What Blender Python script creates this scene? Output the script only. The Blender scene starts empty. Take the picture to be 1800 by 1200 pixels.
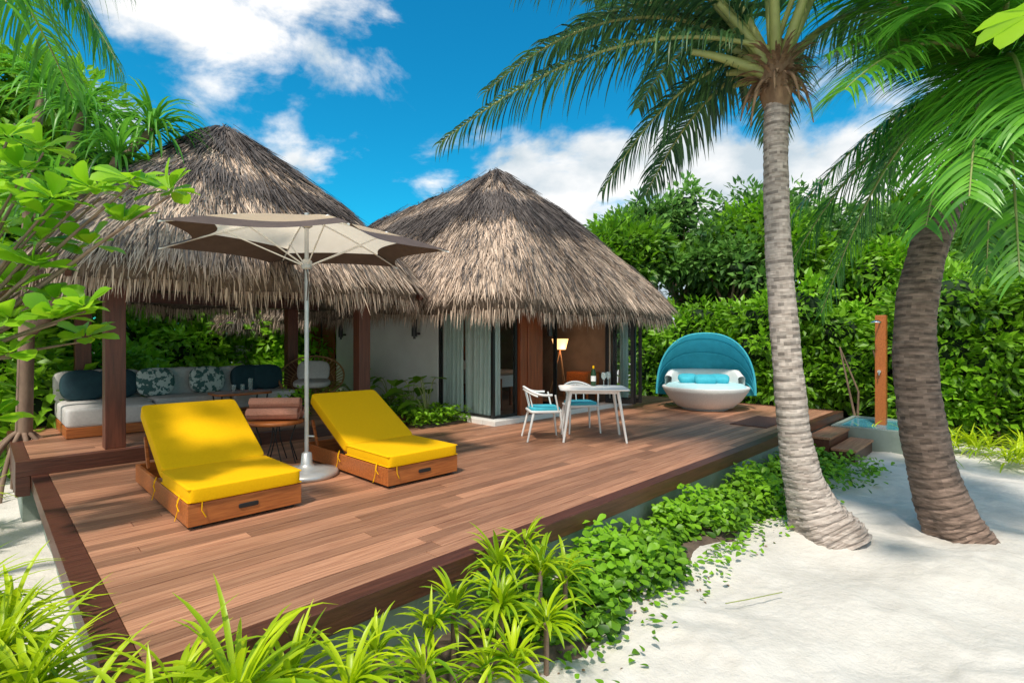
import bpy, math, random
import numpy as np
from mathutils import Matrix, Vector
rng=np.random.default_rng(7); random.seed(7)
A=math.radians(45.5)
CA,SA=math.cos(A),math.sin(A)
def D(u,v,z=0): return np.array([CA*u-SA*v, SA*u+CA*v, z])
# ---------------------------------------------------------------- materials
def pm(name,c1,c2=None,rough=.6,scale=5,stretch=(1,1,1),bump=0,bscale=None,attr=0,ramp=False,metal=0,trans=0,spec=.5,detail=6,alpha=None,emit=None,bdist=.02,contrast=(.35,.65)):
    m=bpy.data.materials.new(name); m.use_nodes=True; nt=m.node_tree; N=nt.nodes; L=nt.links
    b=N['Principled BSDF']; out=N['Material Output']
    b.inputs['Roughness'].default_value=rough; b.inputs['Metallic'].default_value=metal
    b.inputs['Specular IOR Level'].default_value=spec
    tc=N.new('ShaderNodeTexCoord'); mp=N.new('ShaderNodeMapping'); mp.inputs['Scale'].default_value=stretch
    L.new(tc.outputs['Object'],mp.inputs[0])
    nz=N.new('ShaderNodeTexNoise'); nz.inputs['Scale'].default_value=scale; nz.inputs['Detail'].default_value=detail; nz.inputs['Roughness'].default_value=.6
    L.new(mp.outputs[0],nz.inputs['Vector'])
    c2=c2 or tuple(x*.75 for x in c1)
    mx=N.new('ShaderNodeMix'); mx.data_type='RGBA'
    mx.inputs[6].default_value=(*c1,1); mx.inputs[7].default_value=(*c2,1)
    at=N.new('ShaderNodeAttribute'); at.attribute_name='rnd'
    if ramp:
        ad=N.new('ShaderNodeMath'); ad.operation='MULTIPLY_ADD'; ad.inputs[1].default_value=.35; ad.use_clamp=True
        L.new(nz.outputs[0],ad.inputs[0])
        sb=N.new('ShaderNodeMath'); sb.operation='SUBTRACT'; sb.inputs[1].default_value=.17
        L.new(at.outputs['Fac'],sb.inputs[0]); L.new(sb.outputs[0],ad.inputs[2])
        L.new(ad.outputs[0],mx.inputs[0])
    else:
        mr=N.new('ShaderNodeMapRange'); mr.inputs[1].default_value=contrast[0]; mr.inputs[2].default_value=contrast[1]
        L.new(nz.outputs[0],mr.inputs[0]); L.new(mr.outputs[0],mx.inputs[0])
    col=mx.outputs[2]
    if attr:
        mr2=N.new('ShaderNodeMapRange'); mr2.inputs[3].default_value=1-attr; mr2.inputs[4].default_value=1+attr
        L.new(at.outputs['Fac'],mr2.inputs[0])
        vm=N.new('ShaderNodeVectorMath'); vm.operation='SCALE'; L.new(col,vm.inputs[0]); L.new(mr2.outputs[0],vm.inputs['Scale']); col=vm.outputs[0]
    L.new(col,b.inputs['Base Color'])
    if bump:
        bp=N.new('ShaderNodeBump'); bp.inputs['Strength'].default_value=bump; bp.inputs['Distance'].default_value=bdist
        if bscale:
            n2=N.new('ShaderNodeTexNoise'); n2.inputs['Scale'].default_value=bscale; n2.inputs['Detail'].default_value=8; n2.inputs['Roughness'].default_value=.65; L.new(mp.outputs[0],n2.inputs['Vector']); L.new(n2.outputs[0],bp.inputs['Height'])
        else: L.new(nz.outputs[0],bp.inputs['Height'])
        L.new(bp.outputs[0],b.inputs['Normal'])
    if emit:
        b.inputs['Emission Color'].default_value=(*emit[0],1); b.inputs['Emission Strength'].default_value=emit[1]
    if trans:
        t=N.new('ShaderNodeBsdfTranslucent'); ms=N.new('ShaderNodeMixShader'); ms.inputs[0].default_value=trans
        L.new(col,t.inputs['Color']); L.new(b.outputs[0],ms.inputs[1]); L.new(t.outputs[0],ms.inputs[2]); L.new(ms.outputs[0],out.inputs['Surface'])
    if alpha is not None:
        t=N.new('ShaderNodeBsdfTransparent'); ms=N.new('ShaderNodeMixShader'); ms.inputs[0].default_value=alpha
        L.new(t.outputs[0],ms.inputs[1]); L.new(b.outputs[0],ms.inputs[2]); L.new(ms.outputs[0],out.inputs['Surface'])
    return m
sand=pm('sand',(.74,.70,.64),(.64,.60,.54),.95,2.2,bump=.8,bscale=9,spec=.1,bdist=.03)
deckw=pm('deck_wood',(.50,.255,.15),(.29,.125,.07),.46,6,(.35,9,9),bump=.25,attr=.38)
darkw=pm('dark_stained_wood',(.125,.042,.024),(.065,.021,.012),.42,6,(.5,8,8),bump=.15,attr=.2)
postw=pm('post_wood',(.18,.052,.026),(.10,.03,.016),.45,4,(8,8,.6),bump=.1)
warmw=pm('teak_wood',(.54,.17,.04),(.33,.09,.02),.4,6,(.6,8,8),bump=.1)
pillarw=pm('pillar_wood',(.34,.09,.028),(.19,.048,.016),.4,4,(8,8,.6),bump=.1)
plinth=pm('green_grey_plaster',(.30,.35,.31),(.22,.27,.23),.8,2.5,bump=.2,bscale=30)
white=pm('white_plaster',(.84,.82,.78),(.77,.75,.71),.85,2,bump=.1,bscale=40)
whitep=pm('white_powder_coat',(.84,.84,.82),(.80,.80,.78),.35,3)
whitew=pm('white_weave',(.84,.84,.82),(.60,.61,.61),.6,60,(1,1,3),bump=.4)
black=pm('black_metal',(.02,.02,.022),(.015,.015,.015),.4,3)
glassd=pm('tinted_glass',(.03,.05,.05),(.03,.05,.05),.03,2,alpha=.06,spec=1)
clear=pm('clear_glass',(.6,.7,.68),(.6,.7,.68),.03,2,alpha=.35,spec=1)
green_glass=pm('bottle_glass',(.02,.06,.02),(.02,.05,.02),.08,2)
curtain=pm('curtain_fabric',(.74,.92,.87),(.64,.84,.79),.8,3,trans=.3)
interior=pm('interior_wall',(.26,.19,.14),(.18,.13,.095),.8,2)
chrome=pm('chrome',(.75,.76,.76),(.65,.66,.66),.15,4,metal=1)
alu=pm('brushed_metal',(.6,.61,.61),(.45,.46,.46),.38,4,metal=.45)
yellow=pm('yellow_fabric',(.96,.53,.002),(.91,.48,.002),.8,60,bump=.15,bscale=400,spec=.15)
teal=pm('teal_fabric',(.05,.46,.60),(.04,.39,.52),.7,8,bump=.1,bscale=200,trans=.4)
tealc=pm('teal_cushion',(.06,.48,.60),(.04,.40,.51),.8,8,bump=.1,bscale=200)
paleteal=pm('pale_teal_cushion',(.52,.78,.82),(.44,.70,.74),.8,8)
greyf=pm('grey_fabric',(.62,.60,.57),(.54,.52,.50),.85,30,bump=.1,bscale=250)
navy=pm('dark_teal_pillow',(.015,.055,.07),(.01,.04,.055),.8,10)
pattern=pm('leaf_print_pillow',(.55,.60,.56),(.06,.14,.13),.8,14,detail=2,contrast=(.48,.52))
beige=pm('umbrella_beige',(.90,.78,.62),(.86,.74,.58),.8,10,trans=.68,bump=.05,bscale=300)
taupe=pm('umbrella_charcoal',(.11,.075,.062),(.085,.058,.048),.8,10)
pink=pm('towel_pink',(.66,.30,.21),(.56,.24,.16),.95,60,bump=.5,bscale=300)
rattan=pm('rattan',(.36,.19,.08),(.24,.12,.05),.5,20)
red=pm('red_ceramic',(.6,.03,.01),(.5,.02,.01),.3,5)
thatch=pm('thatch',(.12,.085,.064),(.80,.62,.48),.9,3,ramp=True,spec=.1)
thatchk=pm('thatch_weathered',(.035,.028,.028),(.20,.17,.155),.9,3,ramp=True,spec=.1)
thatchb=pm('thatch_base',(.20,.15,.11),(.09,.065,.05),.95,14,(1,1,1),bump=.5)
trunkm=pm('palm_bark',(.52,.45,.40),(.29,.235,.20),.85,6,(1,1,6),bump=.8,attr=.45)
trunkd=pm('palm_bark_dark',(.29,.20,.155),(.12,.08,.06),.9,6,(1,1,5),bump=.9,attr=.45)
bark=pm('bark',(.30,.20,.14),(.17,.11,.075),.85,6,(1,1,.4),bump=.5)
fibre=pm('palm_fibre',(.34,.22,.13),(.18,.11,.065),.9,12,(1,1,.3),bump=.6)
petiole=pm('petiole',(.34,.38,.12),(.25,.28,.09),.5,6)
leafp=pm('palm_leaf',(.020,.080,.036),(.15,.32,.09),.40,2,ramp=True,trans=.26)
leafpb=pm('palm_leaf_bright',(.03,.17,.025),(.20,.54,.04),.36,2,ramp=True,trans=.42)
leafh=pm('hedge_leaf',(.016,.08,.006),(.28,.58,.02),.45,.8,ramp=True,trans=.36)
leafd=pm('tree_leaf',(.016,.075,.022),(.20,.42,.07),.5,.8,ramp=True,trans=.32)
leafl=pm('lime_leaf',(.06,.26,.006),(.62,.76,.012),.38,1,ramp=True,trans=.38)
leafa=pm('almond_leaf',(.08,.30,.010),(.42,.74,.025),.38,3,ramp=True,trans=.45)
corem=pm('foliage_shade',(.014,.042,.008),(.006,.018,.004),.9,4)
soil=pm('soil',(.16,.115,.08),(.08,.055,.04),.95,8,bump=.6)
water=pm('pool_tile_blue',(.10,.38,.47),(.06,.27,.36),.1,9)
matm=pm('door_mat',(.13,.06,.045),(.09,.045,.03),.95,40,bump=.5)
lampm=pm('lamp_shade',(.9,.6,.3),(.9,.6,.3),.8,4,emit=((1,.5,.18),2.2))
# ---------------------------------------------------------------- mesh soup
def nrm(a): return a/np.maximum(np.linalg.norm(a,axis=-1,keepdims=True),1e-9)
def RZ(a): c,s=math.cos(a),math.sin(a); return np.array([[c,-s,0],[s,c,0],[0,0,1.]])
def RX(a): c,s=math.cos(a),math.sin(a); return np.array([[1.,0,0],[0,c,-s],[0,s,c]])
def RY(a): c,s=math.cos(a),math.sin(a); return np.array([[c,0,s],[0,1.,0],[-s,0,c]])
I3=np.eye(3)
class Mb:
    def __init__(s): s.V=[];s.F=[];s.n=0
    def add(s,V,F,mat=0,rnd=None,smooth=False):
        V=np.asarray(V,float).reshape(-1,3);F=np.asarray(F,int)
        if rnd is None: rnd=random.random()
        r=np.full(len(F),rnd) if np.isscalar(rnd) else np.asarray(rnd)
        s.V.append(V); s.F.append((F+s.n,mat,r,smooth)); s.n+=len(V)
    def box(s,x0,x1,y0,y1,z0,z1,mat=0,rnd=None):
        s.obox(((x0+x1)/2,(y0+y1)/2,(z0+z1)/2),(abs(x1-x0),abs(y1-y0),abs(z1-z0)),I3,mat,rnd)
    def obox(s,c,size,R=I3,mat=0,rnd=None):
        v=np.array([[x,y,z] for z in(-.5,.5) for y in(-.5,.5) for x in(-.5,.5)])*np.array(size)
        s.add(v@R.T+np.array(c),[[0,2,3,1],[4,5,7,6],[0,1,5,4],[2,6,7,3],[0,4,6,2],[1,3,7,5]],mat,rnd)
    def tube(s,pts,rad,n=8,mat=0,rnd=None,caps=True):
        P=np.asarray(pts,float);K=len(P);rad=np.full(K,rad) if np.isscalar(rad) else np.asarray(rad)
        T=nrm(np.gradient(P,axis=0)); ref=np.array([0,0,1.]) if abs(T[0][2])<.9 else np.array([1.,0,0])
        x=nrm(np.cross(T[0],ref)); V=[]
        th=np.arange(n)*2*math.pi/n
        for k in range(K):
            x=nrm(x-T[k]*np.dot(x,T[k])); y=np.cross(T[k],x)
            V.append(P[k]+rad[k]*(np.cos(th)[:,None]*x+np.sin(th)[:,None]*y))
        V=np.concatenate(V); F=[]
        i=np.arange(n);j=(i+1)%n
        for k in range(K-1): F.append(np.stack([k*n+i,k*n+j,(k+1)*n+j,(k+1)*n+i],1))
        s.add(V,np.concatenate(F),mat,rnd,True)
        if caps:
            s.add(V[:n],[list(range(n))[::-1]],mat,rnd); s.add(V[-n:],[list(range(n))],mat,rnd)
    def lathe(s,prof,c=(0,0,0),n=32,mat=0,rnd=.5,R=I3,sc=(1,1,1)):
        prof=np.array(prof,float);K=len(prof);th=np.arange(n)*2*math.pi/n
        V=np.concatenate([np.stack([p[0]*np.cos(th),p[0]*np.sin(th),np.full(n,p[1])],1) for p in prof])*np.array(sc)
        i=np.arange(n);j=(i+1)%n
        F=np.concatenate([np.stack([k*n+i,k*n+j,(k+1)*n+j,(k+1)*n+i],1) for k in range(K-1)])
        s.add(V@R.T+np.array(c),F,mat,rnd,True)
    def sq(s,c,h,R=I3,e1=.25,e2=.25,mat=0,nu=32,nv=18,rnd=.5):
        f=lambda w,m: np.sign(w)*np.abs(w)**m
        u=np.linspace(-math.pi,math.pi,nu+1)[:-1]+math.pi/nu; v=np.linspace(-math.pi/2+1e-3,math.pi/2-1e-3,nv)
        cv=f(np.cos(v),e1);sv=f(np.sin(v),e1)
        cv=np.concatenate([[0,cv[0]*.5],cv,[cv[-1]*.5,0]]);sv=np.concatenate([[-1,-1],sv,[1,1]])
        crown=.04*np.array([1,.7]+[0]*len(v)+[.7,1])*(1 if e1<.35 else 0)
        X=h[0]*cv[:,None]*f(np.cos(u),e2);Y=h[1]*cv[:,None]*f(np.sin(u),e2);Z=np.repeat((h[2]*sv*(1+crown))[:,None],nu,1)
        P=np.stack([X,Y,Z],-1).reshape(-1,3)@R.T+np.array(c)
        i=np.arange(nu);j=(i+1)%nu
        F=np.concatenate([np.stack([k*nu+i,k*nu+j,(k+1)*nu+j,(k+1)*nu+i],1) for k in range(len(cv)-1)])
        s.add(P,F,mat,rnd,True)
    def make(s,name,mats,deck=False,parent=None,bevel=0,loc=None,rz=None):
        me=bpy.data.meshes.new(name)
        V=np.concatenate(s.V).astype(np.float32)
        ls=[];tot=[];mi=[];rn=[];sm=[]
        for F,m,r,smo in s.F:
            ls.append(F.ravel());tot.append(np.full(len(F),F.shape[1]));mi.append(np.full(len(F),m));rn.append(r);sm.append(np.full(len(F),smo))
        ls=np.concatenate(ls);tot=np.concatenate(tot)
        st=np.concatenate([[0],np.cumsum(tot)[:-1]])
        me.vertices.add(len(V));me.vertices.foreach_set('co',V.ravel())
        me.loops.add(len(ls));me.loops.foreach_set('vertex_index',ls.astype(np.int32))
        me.polygons.add(len(tot));me.polygons.foreach_set('loop_start',st.astype(np.int32))
        for m in mats: me.materials.append(m)
        me.polygons.foreach_set('material_index',np.concatenate(mi).astype(np.int32))
        me.polygons.foreach_set('use_smooth',np.concatenate(sm).astype(bool))
        a=me.attributes.new('rnd','FLOAT','FACE'); a.data.foreach_set('value',np.concatenate(rn).astype(np.float32))
        me.update(calc_edges=True)
        o=bpy.data.objects.new(name,me); bpy.context.scene.collection.objects.link(o)
        if deck and parent is None: o.rotation_euler=(0,0,A)
        if loc is not None: o.location=loc
        if rz is not None: o.rotation_euler=(0,0,rz)
        if parent is not None: o.parent=parent
        if bevel:
            b=o.modifiers.new('bevel','BEVEL'); b.width=bevel; b.segments=2; b.limit_method='ANGLE'; b.angle_limit=math.radians(50)
        return o
def empty(name,deck=False,loc=(0,0,0),rz=0):
    e=bpy.data.objects.new(name,None); bpy.context.scene.collection.objects.link(e)
    e.location=loc; e.rotation_euler=(0,0,A if deck else rz); e.empty_display_size=.2
    return e
def strips(m,P,Dr,L,W,droop,S,rnd,prof,fold=0,side=None,mat=0):
    N=len(P)
    if N==0: return
    P=np.array(P,float);d=nrm(np.array(Dr,float))
    L=np.broadcast_to(L,(N,)).astype(float);W=np.broadcast_to(W,(N,)).astype(float);droop=np.broadcast_to(droop,(N,)).astype(float)
    if side is None:
        side=np.cross(d,[0,0,1.]); bad=np.linalg.norm(side,axis=1)<1e-3; side[bad]=[1,0,0]
    side=nrm(side); p=P.copy(); rows=[]; ac=3 if fold else 2
    for k in range(S+1):
        w=(W*prof[k])[:,None]
        if fold:
            nn=nrm(np.cross(side,d)); nn=np.where(nn[:,2:]<0,-nn,nn)
            rows.append(np.stack([p-side*w/2+nn*w*fold,p,p+side*w/2+nn*w*fold],1))
        else: rows.append(np.stack([p-side*w/2,p+side*w/2],1))
        p=p+d*(L/S)[:,None]; d=d.copy(); d[:,2]-=droop/S; d=nrm(d)
    V=np.stack(rows,1)
    base=(np.arange(N)*(S+1)*ac)[:,None]; F=[]
    for k in range(S):
        for a in range(ac-1):
            F.append(base+np.array([k*ac+a,k*ac+a+1,(k+1)*ac+a+1,(k+1)*ac+a]))
    m.add(V.reshape(-1,3),np.concatenate(F),mat,np.tile(np.broadcast_to(rnd,(N,)),len(F)),bool(fold))
LEAF_S=(np.array([[0,0,0],[.26,.45,.06],[0,1,-.06],[-.26,.45,.06],[0,.5,-.03]]),np.array([[0,1,4],[4,1,2],[0,4,3],[4,2,3]]))
def round_leaf(w=.5):
    v=[[0,0,0]];ys=[.25,.5,.75,.92];ws=[.45,.8,1,.7]
    for y,q in zip(ys,ws):
        z=-.18*y*y; v+=[[w/2*q,y,z+.07*q],[0,y,z],[-w/2*q,y,z+.07*q]]
    v.append([0,1.02,-.2]); F=[[0,1,2],[0,2,3]]
    for k in range(3):
        a=1+3*k;b=a+3
        F+=[[a,b,b+1],[a,b+1,a+1],[a+1,b+1,b+2],[a+1,b+2,a+2]]
    F+=[[10,13,11],[11,13,12]]
    return np.array(v,float),np.array(F)
LEAF_R=round_leaf(.62)
def leaves(m,loc,dirs,up,size,rnd,tpl,mat=0,smooth=False):
    tv,tf=tpl;N=len(loc);y=nrm(np.array(dirs,float));z=np.array(up,float);x=np.cross(y,z);x=nrm(x);z=np.cross(x,y)
    R=np.stack([x,y,z],2); V=np.einsum('nij,kj->nki',R,tv)*np.broadcast_to(size,(N,))[:,None,None]+loc[:,None,:]
    F=(tf[None]+(np.arange(N)*len(tv))[:,None,None]).reshape(-1,tf.shape[1])
    m.add(V.reshape(-1,3),F,mat,np.repeat(np.clip(rnd,0,1),len(tf)),smooth)
def foliage(m,blobs,dens,per,size,crad=.4,tpl=LEAF_S,mat=0,core=1,coremat=1,bias=0):
    for (cx,cy,cz,rx,ry,rz) in blobs:
        bb=rng.uniform(-.18,.16)
        area=4*math.pi*((rx*ry)**1.6/3+(rx*rz)**1.6/3+(ry*rz)**1.6/3)**(1/1.6)
        n=int(area*dens); d=nrm(rng.normal(size=(n,3)))
        keep=(d@np.array([-cx,-cy,1.5-cz])/np.linalg.norm([cx,cy,cz-1.5])>-.3)&(d[:,2]>-.7); d=d[keep];n=len(d)
        ph=rng.uniform(0,6,3)
        bumpf=1+.16*np.sin(d[:,0]*7+ph[0])*np.sin(d[:,1]*6+ph[1])+.12*np.sin(d[:,2]*9+ph[2])
        rad=np.array([rx,ry,rz]); cc=np.array([cx,cy,cz])+d*rad*(bumpf*rng.uniform(.75,1.12,n))[:,None]
        cr=rng.uniform(0,1,n)
        q=nrm(rng.normal(size=(n,per,3))); rr=rng.uniform(.2,1,(n,per,1))**.6*crad*rng.uniform(.5,1.4,(n,1,1))
        loc=cc[:,None]+q*rr*np.array([1,1,.75]); dd=q+d[:,None]*.5+rng.normal(size=q.shape)*.3; dd[...,2]-=.15
        up=np.array([0,0,1.])+d[:,None]*.9+rng.normal(size=q.shape)*.45
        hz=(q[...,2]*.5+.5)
        r=.0+.42*hz+.36*cr[:,None]+rng.uniform(-.18,.22,(n,per))+.2*d[:,2][:,None]+bias+bb  # lower leaves darker, upper ones lighter: clump shading painted into the leaf colour
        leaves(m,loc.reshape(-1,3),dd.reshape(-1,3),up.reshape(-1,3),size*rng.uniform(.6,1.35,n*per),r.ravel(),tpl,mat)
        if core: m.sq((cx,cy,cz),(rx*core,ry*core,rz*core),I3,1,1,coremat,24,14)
def bez(p0,p1,p2,n):
    t=np.linspace(0,1,n)[:,None]; return (1-t)**2*np.array(p0)+2*t*(1-t)*np.array(p1)+t*t*np.array(p2)
def frond(m,p0,p2,arch,Lm=.75,n=70,droop=1.6,w=.04,bias=0.,matl=0,matr=1,back=0):
    p0=np.array(p0,float);p2=np.array(p2,float)
    mid=(p0*.55+p2*.45)+np.array([0,0,arch]); C=bez(p0,mid,p2,n+1)
    rr=np.linspace(.032,.005,n+1); m.tube(C,rr,6,matr,.5)
    T=nrm(np.gradient(C,axis=0)); t=np.linspace(0,1,n+1)
    k=t>.14; C=C[k];T=T[k];t=t[k]; S=nrm(np.cross(T,[0,0,1.]))
    for sg in(-1,1):
        N=len(t);L=Lm*(np.sin(np.clip((t-.05)/.95,0,1)*math.pi*.82+.35))**.7*rng.uniform(.75,1.1,N)
        dr=T*(.45+.5*t[:,None])+sg*S*.85+np.array([0,0,.12])+rng.normal(size=(N,3))*.10
        dn=nrm(dr); sd=T-dn*np.sum(T*dn,1,keepdims=True)
        strips(m,C,dr,L,w*rng.uniform(.75,1.2,N),droop*rng.uniform(.6,1.45,N),5,np.clip(rng.uniform(.05,.85,N)+bias,0,1),[.7,1,.95,.75,.45,.05],side=sd,mat=matl)
def rosette(m,c,n,L,W,droop=1.3,el=(.15,1.3),bias=0,S=6,fold=.22,mat=0):
    az=rng.uniform(0,2*math.pi,n);e=rng.uniform(el[0],el[1],n)
    d=np.stack([np.cos(az)*np.cos(e),np.sin(az)*np.cos(e),np.sin(e)],1)
    P=np.array(c)+d*.03+np.stack([np.zeros(n),np.zeros(n),rng.uniform(-.08,.05,n)],1)
    prof=[.55,.9,1,.95,.8,.5,.04]
    strips(m,P,d,L*rng.uniform(.65,1.12,n),W*rng.uniform(.8,1.15,n),droop*rng.uniform(.6,1.3,n),S,np.clip(.2+.5*np.sin(e)+rng.uniform(-.25,.35,n)+bias,0,1),prof,fold=fold,mat=mat)
# ---------------------------------------------------------------- ground
def hgt(x,y):
    return .035*np.sin(x*1.7+.6)*np.cos(y*1.3)+.02*np.sin(x*3.9+y*2.7)+.02*np.sin(y*5.1-x*2.2)-.02
xs=np.concatenate([[-400,-150,-60,-30],np.linspace(-16,-1,80,endpoint=False),np.linspace(-1,9,300,endpoint=False),np.linspace(9,16,50),[30,60,150,400]]);ys=np.concatenate([[-300,-60,-12],np.linspace(-3,1.5,16,endpoint=False),np.linspace(1.5,10,260,endpoint=False),np.linspace(10,24,80),[40,80,200,500]])
X,Y=np.meshgrid(xs,ys);fall=np.clip(1-np.hypot(X,Y-8)/25,0,1)
Z=hgt(X,Y)*np.minimum(fall*3,1)+rng.normal(size=X.shape)*.0025*(fall>0)
for _ in range(420):
    fx,fy=rng.uniform(-.5,9),rng.uniform(1.5,9.5);rr_=rng.uniform(.05,.13);an=rng.uniform(0,3.1);dx_=(X-fx)*math.cos(an)+(Y-fy)*math.sin(an);dy_=-(X-fx)*math.sin(an)+(Y-fy)*math.cos(an)
    q=(dx_/(rr_*1.8))**2+(dy_/rr_)**2; Z+=-.014*np.exp(-q)+.005*np.exp(-(np.sqrt(q)-1.5)**2*4)
V=np.stack([X,Y,Z],-1).reshape(-1,3);nx=len(xs);ny=len(ys)
i,j=np.meshgrid(np.arange(nx-1),np.arange(ny-1));b=(j*nx+i).ravel()
m=Mb();m.add(V,np.stack([b,b+1,b+nx+1,b+nx],1),0,.5,True);m.make('sand_ground',[sand])
# ---------------------------------------------------------------- deck
def boards(m,u0,u1,v0,v1,z,w=.125,gap=.006,mat=0):
    v=v0
    while v<v1-.02:
        vv=min(v+w-gap,v1);u=u0-rng.uniform(0,2)
        while u<u1:
            l=rng.uniform(1.7,3.4);a=max(u,u0);b=min(u+l-.005,u1)
            if b-a>.05: m.box(a,b,v,vv,z-.03,z+rng.uniform(-.001,.001),mat,float(rng.uniform(0,1)))
            u+=l
        v+=w
m=Mb()
boards(m,.50,12.16,2.76,7.5,.5)
m.box(.36,12.3,2.62,2.755,.36,.503,1,.5);m.box(.36,.495,2.76,7.6,.36,.503,1,.6);m.box(12.165,12.3,2.76,7.0,.36,.503,1,.4)
m.box(.44,12.2,2.70,7.5,-.1,.462,2)
m.make('wooden_deck',[deckw,darkw,plinth],True,bevel=.002)
m=Mb()
boards(m,.36,4.95,7.6,11.9,.66)
m.box(.24,5.05,7.46,7.595,.505,.663,1,.7);m.box(.24,.355,7.6,11.9,.30,.663,1,.5);m.box(4.955,5.05,7.6,11.9,.3,.663,1,.5)
m.box(.24,.355,7.46,7.595,.3,.5,1,.5);m.box(.3,5.0,7.61,11.9,-.1,.62,2)
m.make('pavilion_platform',[deckw,darkw,plinth],True,bevel=.002)
m=Mb()
for k,(va,vb,zt) in enumerate([(2.26,2.61,.34),(1.90,2.255,.18)]):
    m.box(9.75,11.1,va,vb,zt-.04,zt,0,.5+.1*k);m.box(9.77,11.08,va+.02,vb,-.05,zt-.041,1)
m.make('deck_steps',[deckw,darkw],True,bevel=.004)
m=Mb();m.box(9.0,10.3,3.0,3.6,.504,.516);m.make('door_mat',[matm],True)
e=empty('outdoor_shower',True)
m=Mb()
m.box(11.15,12.9,1.15,1.25,-.1,.36);m.box(11.15,11.27,1.25,2.5,-.1,.36);m.box(12.78,12.9,1.25,2.5,-.1,.36);m.box(11.15,12.9,2.5,2.58,-.1,.36)
m.box(11.27,12.78,1.25,2.5,-.05,.335,1);m.make('basin',[plinth,water],parent=e,bevel=.01)
m=Mb();m.box(11.97,12.15,1.86,2.03,.31,2.42);m.make('post',[warmw],parent=e,bevel=.008)
m=Mb();m.tube([(12.0,1.94,2.28),(11.8,1.95,2.32),(11.66,1.96,2.3)],.014,8);m.lathe([(0,.03),(.03,.025),(.09,0),(.09,-.015),(0,-.015)],(11.64,1.96,2.28),16)
m.tube([(11.97,1.95,1.35),(11.90,1.95,1.35)],.03,12);m.tube([(11.9,1.95,1.35),(11.88,1.95,1.28)],.01,6);m.make('shower_fittings',[chrome],parent=e)
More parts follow.
